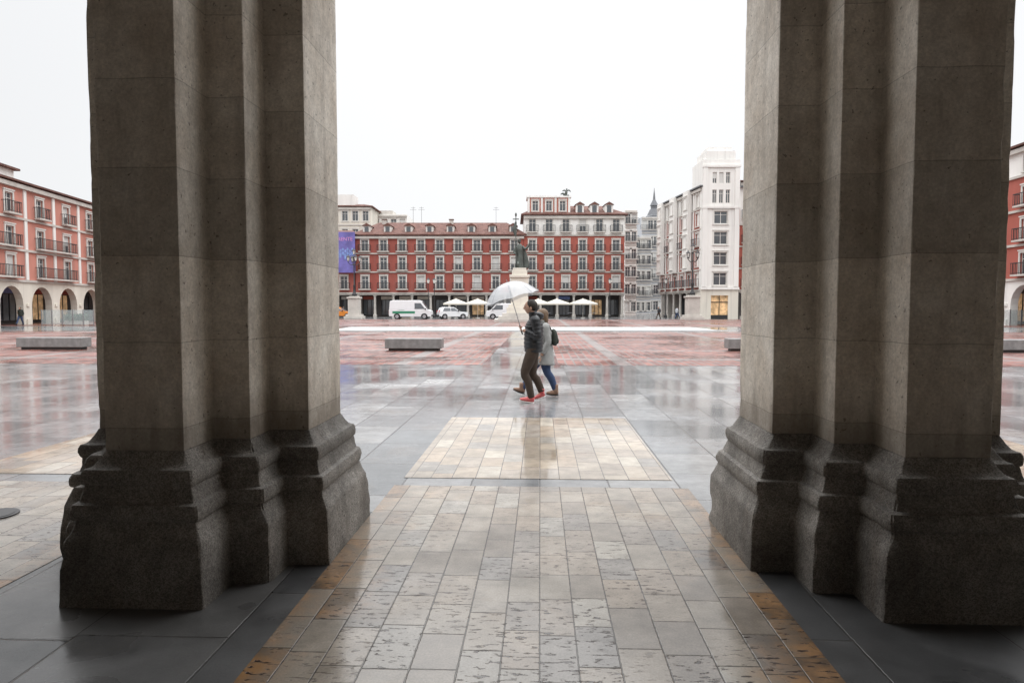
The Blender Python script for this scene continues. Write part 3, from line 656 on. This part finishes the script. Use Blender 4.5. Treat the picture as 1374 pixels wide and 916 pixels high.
MB().box(-.9,.9,-.3,.3,0,.35).obj('planter_box',M['stone'],hp,bevel=.02)
lf=MB()
for i in range(900):
    c=Vector((random.uniform(-.95,.95),random.uniform(-.4,.4),random.uniform(.35,.95)*(1-.1*random.random())))
    d=Vector((random.gauss(0,1),random.gauss(0,1),random.gauss(0,1))).normalized()*.08; e=d.orthogonal().normalized()*.05
    lf.add([c-d,c+e,c+d,c-e],[(0,1,2,3)])
lf.obj('foliage',M['leaf'],hp,fix=False)
mc=MB().lathe([(.16,.0),(.16,.010),(.13,.010),(.13,.013),(.03,.013)],24)
o=mc.obj('drain_cover',M['iron'],None,(gx(-4,5.25),5.15,.007)); tag(o,'round dark metal drain cover at left edge','drain cover')
# ---------------- people ----------------
def skin_body(chains,parent,mat,heads,sub=2):
    me=bpy.data.meshes.new('b'); vs=[];es=[];rs=[];roots=[]
    idx={}
    for ch in chains:
        pts,new=ch['p'],ch.get('root',False); prev=None
        for k,(p,r) in enumerate(pts):
            key=tuple(round(c,4) for c in p)
            if key in idx and not new: i=idx[key]
            else:
                i=len(vs); vs.append(p); rs.append(r)
                if not new: idx[key]=i
                if new and k==0: roots.append(i)
            if prev is not None: es.append((prev,i))
            prev=i
    me.from_pydata(vs,es,[]); o=bpy.data.objects.new('t',me); C.objects.link(o)
    o.modifiers.new('s','SKIN'); 
    for i,r in enumerate(rs): me.skin_vertices[0].data[i].radius=(r,r)
    me.skin_vertices[0].data[0].use_root=True
    for i in roots: me.skin_vertices[0].data[i].use_root=True
    sb=o.modifiers.new('u','SUBSURF'); sb.levels=sub
    bpy.context.view_layer.update()
    m2=bpy.data.meshes.new_from_object(o.evaluated_get(bpy.context.evaluated_depsgraph_get()))
    bpy.data.objects.remove(o)
    mb=MB(); mb.add([tuple(v.co) for v in m2.vertices],[tuple(p.vertices) for p in m2.polygons])
    for c,sc in heads: head(mb,c,sc)
    return mb.obj('body',mat,parent,smooth=True,fix=False)
def head(mb,c,s=1.0):
    nu,nv=28,22; vs=[];fs=[]
    def P(th,a):
        f=math.sin(th)*math.cos(a); sd=math.sin(th)*math.sin(a); u=-math.cos(th)
        x=f*.098; y=sd*.076; z=u*.118
        if z<0:
            k=1+z/.118*.32; y*=k; x=x*(1+z/.118*.12) if x>0 else x*(1+z/.118*.35)
        if x>0:
            g=lambda sy,sz,wy,wz: math.exp(-((abs(y)-sy)/wy)**2-((z-sz)/wz)**2)
            x+= .024*g(0,-.022,.012,.018)+.010*g(0,0,.010,.02)-.010*g(.03,.008,.014,.012)+.006*g(.02,.03,.03,.01)+.007*g(0,-.066,.02,.008)+.008*g(0,-.098,.025,.015)
        return (-x,y,z)
    for j in range(1,nv):
        for i in range(nu): vs.append(P(math.pi*j/nv,2*math.pi*i/nu))
    b=len(vs); vs+=[P(0,0),P(math.pi,0)]
    for j in range(nv-2):
        for i in range(nu): fs.append((j*nu+i,(j+1)*nu+i,(j+1)*nu+(i+1)%nu,j*nu+(i+1)%nu))
    for i in range(nu): fs.append((b,i,(i+1)%nu)); fs.append((b+1,(nv-2)*nu+(i+1)%nu,(nv-2)*nu+i))
    mb.add([(c[0]+x*s,c[1]+y*s,c[2]+z*s) for x,y,z in vs],fs)
    for q in (-1,1): mb.ball((c[0]+.008*s,c[1]+q*.077*s,c[2]-.012*s),(.018*s,.008*s,.03*s),8,6)
def eyes(par,c,s=1.0):
    for q in (-1,1): MB().ball((c[0]-.083*s,c[1]+q*.03*s,c[2]+.006*s),(.008*s,.012*s,.007*s),8,6).obj('eye',M['iron'],par,smooth=True)
def grip(c,ax,sd):
    ax=Vector(ax).normalized(); c=Vector(c); u=Vector((-1,0,0)); u=(u-ax*u.dot(ax)).normalized(); w=ax.cross(u)
    ch=[]
    for i in range(4):
        b=c+ax*(.033-.021*i); pts=[]; rr=.024
        for k,a in enumerate((150,95,40,-15,-65-(5*(i==3)))):
            a=R(a); p=b+(u*math.cos(a)*rr+w*math.sin(a)*rr*sd); pts.append((tuple(p),.0095-.0006*k-(.001 if i==3 else 0)))
        ch.append({'p':pts,'root':True})
    pts=[(tuple(c+u*-.03+w*.012*sd+ax*.01),.012),(tuple(c+u*-.005+w*-.03*sd+ax*.035),.0105),(tuple(c+u*.02+w*-.022*sd+ax*.045),.009)]
    ch.append({'p':pts,'root':True}); return ch
def relaxed(c,f=-1):
    ch=[]
    for i in range(4):
        y=c[1]-.028+.019*i; L=(.07,.08,.075,.058)[i]
        ch.append({'p':[((c[0],y,c[2]),.0095),((c[0]+f*.006,y,c[2]-L*.45),.009),((c[0]+f*.02,y,c[2]-L*.8),.0085),((c[0]+f*.035,y,c[2]-L),.0075)],'root':True})
    ch.append({'p':[((c[0]+f*.01,c[1]-.03,c[2]+.03),.011),((c[0]+f*.035,c[1]-.035,c[2]),.01),((c[0]+f*.045,c[1]-.03,c[2]-.025),.0085)],'root':True})
    return ch
def shoe(par,ank,toe,mat,solem,boot=0,name='shoe'):
    A=Vector(ank);T=Vector(toe)
    heel=A+Vector((.035,0,-.055)) ; 
    m=MB(); m.tube([A+Vector((0,0,.05+boot)),A+Vector((0,0,.0)),A*.6+heel*.4+Vector((.01,0,0))],[.05,.052,.05],10,res=3)
    up=(T+Vector((0,0,.03)))
    m.tube([heel+Vector((.015,0,.02)),heel.lerp(up,.3)+Vector((0,0,.018)),heel.lerp(up,.7)+Vector((0,0,.006)),up,up+(up-heel).normalized()*.03],[(.036,.034),(.047,.042),(.036,.046),(.026,.043),(.012,.025)],12,res=4,ref=(0,0,1))
    o=m.obj(name,M[mat],par,smooth=True)
    dn=(up-heel).normalized(); nrm=Vector((dn.z,0,-dn.x)); nrm=nrm if nrm.z<0 else -nrm
    MB().tube([heel+nrm*.03-dn*.02,heel.lerp(up,.5)+nrm*.034,up+nrm*.02+dn*.03],[(.012,.036),(.012,.045),(.01,.034)],12,res=3,ref=tuple(nrm)).obj('sole',M[solem],o,smooth=True)
def person(label,loc,J,mats,hand_chains,h=1.0,rz=0,coat=None,puffy=False,hair='short',pack=False,group=None):
    t=thing('person',label,'person',loc,rz,group)
    pel,che,nek,hd=J['pel'],J['che'],J['nek'],J['hd']
    ch=[{'p':[(pel,.12),((pel[0],pel[1],pel[2]+.2),.11),(che,.13),(nek,.055),(hd,.05)]}]
    for s in ('L','R'):
        sh,el,wr,ha=J['sh'+s],J['el'+s],J['wr'+s],J['ha'+s]; hp,kn,an,to=J['hp'+s],J['kn'+s],J['an'+s],J['to'+s]
        ch.append({'p':[(che,.13),(sh,.055),(el,.042),(wr,.028),(ha,.034)]}); ch.append({'p':[(pel,.12),(hp,.085),(kn,.055),(an,.04),(to,.03)]})
    skin_body(ch+hand_chains,t,M['skin'],[(hd,1.0)])
    eyes(t,hd)
    tr=MB()
    for s in ('L','R'):
        hp,kn,an=[Vector(J[q+s]) for q in ('hp','kn','an')]
        tr.tube([hp+Vector((0,0,.06)),hp.lerp(kn,.5)+Vector((-.012,0,0)),kn,kn.lerp(an,.35)+Vector((.02,0,0)),an+Vector((0,0,.0))],[(.105,.10),(.095,.09),(.068,.066),(.066,.064),(.056,.054) if not coat else (.046,.045)],14)
    tr.tube([Vector(pel)+Vector((0,0,-.06)),Vector(pel)+Vector((0,0,.1))],[(.13,.17),(.13,.17)],16,res=1)
    tr.obj('trousers',M[mats['leg']],t,smooth=True)
    for s in ('L','R'): shoe(t,J['an'+s],J['to'+s],mats['shoe'],mats['sole'],boot=.06 if coat else 0)
    top=MB(); P=Vector(pel);N=Vector(nek);Ch=Vector(che)
    if coat:
        top.tube([Vector((P.x-.02,P.y,coat)),P+Vector((-.01,0,-.05)),P+Vector((0,0,.14)),Ch,Ch+Vector((-.005,0,.10)),N+Vector((0,0,-.02)),N+Vector((-.01,0,.06))],[(.20,.215),(.165,.195),(.13,.165),(.14,.20),(.10,.165),(.06,.075),(.07,.075)],20)
    else:
        top.tube([P+Vector((0,0,-.06)),P+Vector((0,0,.08)),P+Vector((0,0,.22)),Ch,Ch+Vector((0,0,.10)),N+Vector((.01,0,-.01)),N+Vector((0,0,.07))],[(.145,.185),(.16,.19),(.155,.19),(.155,.215),(.115,.18),(.07,.08),(.075,.085)],20,puff=(13,.09) if puffy else None,res=8)
    for s in ('L','R'):
        sh,el,wr=[Vector(J[q+s]) for q in ('sh','el','wr')]
        inn=Vector((0,-sh.y*.35,.0))
        top.tube([sh+inn,sh,sh.lerp(el,.5),el,el.lerp(wr,.5),wr],[.075,.08,.07,.065,.058,.045] if not coat else [.065,.068,.06,.056,.052,.048],14,puff=(11,.16) if puffy else None,res=7)
    top.obj('coat' if coat else 'jacket',M[mats['top']],t,smooth=True)
    H=Vector(hd); hm=MB()
    if hair=='short':
        hm.ball(tuple(H+Vector((.022,0,.028))),(.102,.086,.103),16,12)
    else:
        hm.ball(tuple(H+Vector((.02,0,.022))),(.106,.09,.11),16,12); hm.tube([H+Vector((.05,0,.02)),H+Vector((.07,0,-.08)),H+Vector((.07,0,-.15))],[(.07,.085),(.055,.085),(.03,.06)],12)
    hm.obj('hair',M[mats['hair']],t,smooth=True)
    if hair=='short' and puffy:
        MB().tube([N+Vector((.02,-.1,.03)),N+Vector((.10,-.06,.02)),N+Vector((.13,0,.0)),N+Vector((.10,.06,.02)),N+Vector((.02,.1,.03))],[.03,.05,.06,.05,.03],10).obj('hood',M[mats['top']],t,smooth=True)
    return t
YM=11.35
Jm=dict(pel=(0,0,.90),che=(.01,0,1.26),nek=(-.015,0,1.44),hd=(-.055,0,1.585),
 shL=(.02,-.19,1.37),elL=(.06,-.25,1.11),wrL=(-.13,-.17,1.19),haL=(-.185,-.145,1.215),
 shR=(.02,.19,1.37),elR=(.09,.25,1.10),wrR=(-.02,.22,.93),haR=(-.06,.2,.88),
 hpL=(0,-.09,.87),knL=(-.15,-.09,.49),anL=(-.04,-.08,.09),toL=(-.20,-.08,.035),
 hpR=(0,.09,.87),knR=(-.01,.09,.46),anR=(.14,.08,.17),toR=(.04,.08,.04))
hc=Vector((-.215,-.13,1.235)); axm=Vector((-.28,.05,.95)).normalized()
person('man in black puffer jacket and brown trousers walking left under an umbrella',(gx(716,YM),YM,.0),Jm,dict(leg='trous',shoe='snk',sole='sole',top='puffer',hair='hairdk'),grip(hc,axm,1)+relaxed((-.07,.2,.83)),puffy=True,rz=0)
YW=12.15
Jw=dict(pel=(0,0,.83),che=(.0,0,1.14),nek=(-.02,0,1.30),hd=(-.06,0,1.435),
 shL=(.01,-.165,1.24),elL=(.05,-.2,.98),wrL=(-.05,-.2,.78),haL=(-.07,-.2,.73),
 shR=(.01,.165,1.24),elR=(.04,.2,1.0),wrR=(-.16,.15,1.06),haR=(-.2,.14,1.08),
 hpL=(0,-.08,.80),knL=(.04,-.08,.44),anL=(.19,-.07,.11),toL=(.055,-.07,.035),
 hpR=(0,.08,.80),knR=(-.22,.08,.47),anR=(-.40,.08,.12),toR=(-.53,.08,.09))
person('woman in light grey coat, blue jeans and tan boots walking left behind the man',(gx(731,YW),YW,0),Jw,dict(leg='jeans',shoe='boot',sole='iron',top='coat',hair='hairbl'),relaxed((-.075,-.2,.70))+relaxed((-.21,.14,1.05)),coat=.57,hair='long')
bp=thing('backpack','small dark green backpack worn by the woman','backpack',(gx(731,YW)+.125,YW-.02,.91))
MB().tube([(.03,0,.0),(.045,0,.06),(.045,0,.17),(.03,0,.25),(.01,0,.28)],[(.04,.08),(.065,.11),(.06,.105),(.045,.09),(.02,.05)],16).obj('bag',M['pack'],bp,smooth=True)
MB().tube([(.10,0,.03),(.103,0,.08),(.095,0,.13)],[(.015,.055),(.025,.07),(.015,.055)],12).obj('front_pocket',M['pack'],bp,smooth=True)
for s_ in (-1,1): MB().tube([(.0,s_*.08,.25),(-.10,s_*.11,.40),(-.25,s_*.12,.33),(-.29,s_*.12,.17),(-.18,s_*.15,.05),(-.0,s_*.1,.02)],[(.006,.018)]*6,8,ref=(0,0,1)).obj('strap',M['pack'],bp,smooth=True)
hw_=Vector((gx(716,YM),YM,0))+hc
um=bpy.data.objects.new('umbrella',None); C.objects.link(um); tag(um,'clear white dome umbrella held over the walking couple','umbrella')
um.location=hw_; um.rotation_euler=Vector((0,0,1)).rotation_difference(axm).to_euler()
Ls=.79; Ru=.475; Hd=.30
def ud(r): return Ls-Hd*(r/Ru)**2.3
cm=MB(); nr=12; na=64; vs=[];fs=[]
for j in range(nr+1):
    r=Ru*max(j,0.001)/nr
    for i in range(na):
        a=2*math.pi*i/na; lc=abs(math.sin(a*4)); rr=r*(1-.05*lc*(j/nr)); zz=ud(r)+.022*lc*(j/nr)**2
        vs.append((rr*math.cos(a),rr*math.sin(a),zz))
for j in range(nr):
    for i in range(na): fs.append((j*na+i,j*na+(i+1)%na,(j+1)*na+(i+1)%na,(j+1)*na+i))
cm.add(vs,fs); cm.obj('canopy',M['canopy'],um,smooth=True,fix=False)
for k in range(8):
    a=2*math.pi*k/8; MB().tube([(r*math.cos(a),r*math.sin(a),ud(r)-.004) for r in (.01,.12,.24,.36,.475)],.0045,6,res=2).obj('rib',M['canopyr'],um)
    MB().tube([(.01*math.cos(a),.01*math.sin(a),Ls-.24),(.2*math.cos(a),.2*math.sin(a),ud(.2)-.006)],.0025,5,res=1).obj('stretcher',M['canopyr'],um)
MB().tube([(0,0,.0),(0,0,Ls+.05)],.006,8,res=1).obj('shaft',M['canopyr'],um)
MB().tube([(0,0,.06),(0,0,-.06),(0,0,-.1)],[.011,.012,.010],10).obj('handle',M['iron'],um,smooth=True)
def walker(label,px,Y,top,leg,rz):
    J={k:tuple(v) for k,v in Jw.items()}
    person(label,(gx(px,Y),Y,0),J,dict(leg=leg,shoe='iron',sole='iron',top=top,hair='hairdk'),[],puffy=False,rz=rz)
walker('distant person in dark coat near the street gap',884,84,'puffer','trous',R(30))
walker('distant person in grey coat by the pale street lamp pedestal',908,88,'greyr','jeans',R(200))
walker('distant person in dark coat under the far arcade, left of banner lamp',462,97,'puffer','jeans',R(10))
walker('distant person by the arches of the pink brick house',28,58,'pack','jeans',R(90))
# ---------------- world, light, camera ----------------
w=bpy.data.worlds.new('World'); bpy.context.scene.world=w; w.use_nodes=True; nt=w.node_tree; LK=nt.links.new
bg=nt.nodes['Background']; sky=nt.nodes.new('ShaderNodeTexSky'); sky.sky_type='NISHITA'; sky.sun_disc=False; sky.sun_elevation=R(42); sky.sun_rotation=R(-8)
hs=nt.nodes.new('ShaderNodeHueSaturation'); hs.inputs['Saturation'].default_value=.2; hs.inputs['Value'].default_value=.3; LK(sky.outputs[0],hs.inputs['Color']); LK(hs.outputs[0],bg.inputs[0]); bg.inputs[1].default_value=.05
b2=nt.nodes.new('ShaderNodeBackground')
tcn=nt.nodes.new('ShaderNodeTexCoord'); sx_=nt.nodes.new('ShaderNodeSeparateXYZ'); LK(tcn.outputs['Generated'],sx_.inputs[0])
nz=nt.nodes.new('ShaderNodeTexNoise'); nz.inputs['Scale'].default_value=1.2; nz.inputs['Detail'].default_value=2; LK(tcn.outputs['Generated'],nz.inputs['Vector'])
def wmr(i,a,b,c,d):
    x=nt.nodes.new('ShaderNodeMapRange'); LK(i,x.inputs[0])
    for k,v in enumerate((a,b,c,d)): x.inputs[k+1].default_value=v
    return x.outputs[0]
def wm(a,b,op='MULTIPLY'):
    x=nt.nodes.new('ShaderNodeMath'); x.operation=op; LK(a,x.inputs[0]); LK(b,x.inputs[1]); return x.outputs[0]
elev=wm(wmr(sx_.outputs[2],.05,.40,.84,.90),wmr(sx_.outputs[2],.40,.66,0,2.6),'ADD')
st_=wm(wm(elev,wmr(sx_.outputs[0],-.65,-.1,.90,1.0)),wmr(nz.outputs[0],.3,.7,.97,1.03))
b2.inputs[0].default_value=(.975,.985,1,1); LK(st_,b2.inputs[1])
ad=nt.nodes.new('ShaderNodeAddShader'); LK(bg.outputs[0],ad.inputs[0]); LK(b2.outputs[0],ad.inputs[1]); LK(ad.outputs[0],nt.nodes['World Output'].inputs[0])
sl=bpy.data.lights.new('sun','SUN'); sl.energy=.6; sl.angle=R(40); sl.color=(1,.98,.95); so=bpy.data.objects.new('sun',sl); C.objects.link(so)
d=Vector((-math.sin(R(-8))*math.cos(R(42)),-math.cos(R(-8))*math.cos(R(42)),-math.sin(R(42)))); so.rotation_euler=d.to_track_quat('-Z','Y').to_euler()
cam=bpy.data.cameras.new('cam'); cam.lens=24; cam.sensor_width=36; cam.clip_end=4000; co=bpy.data.objects.new('cam',cam); C.objects.link(co)
co.location=(0,0,CH); co.rotation_euler=(R(90)-math.atan(47/916),0,0); bpy.context.scene.camera=co
vs=bpy.context.scene.view_settings; vs.view_transform='Standard'; vs.look='None'; vs.exposure=0
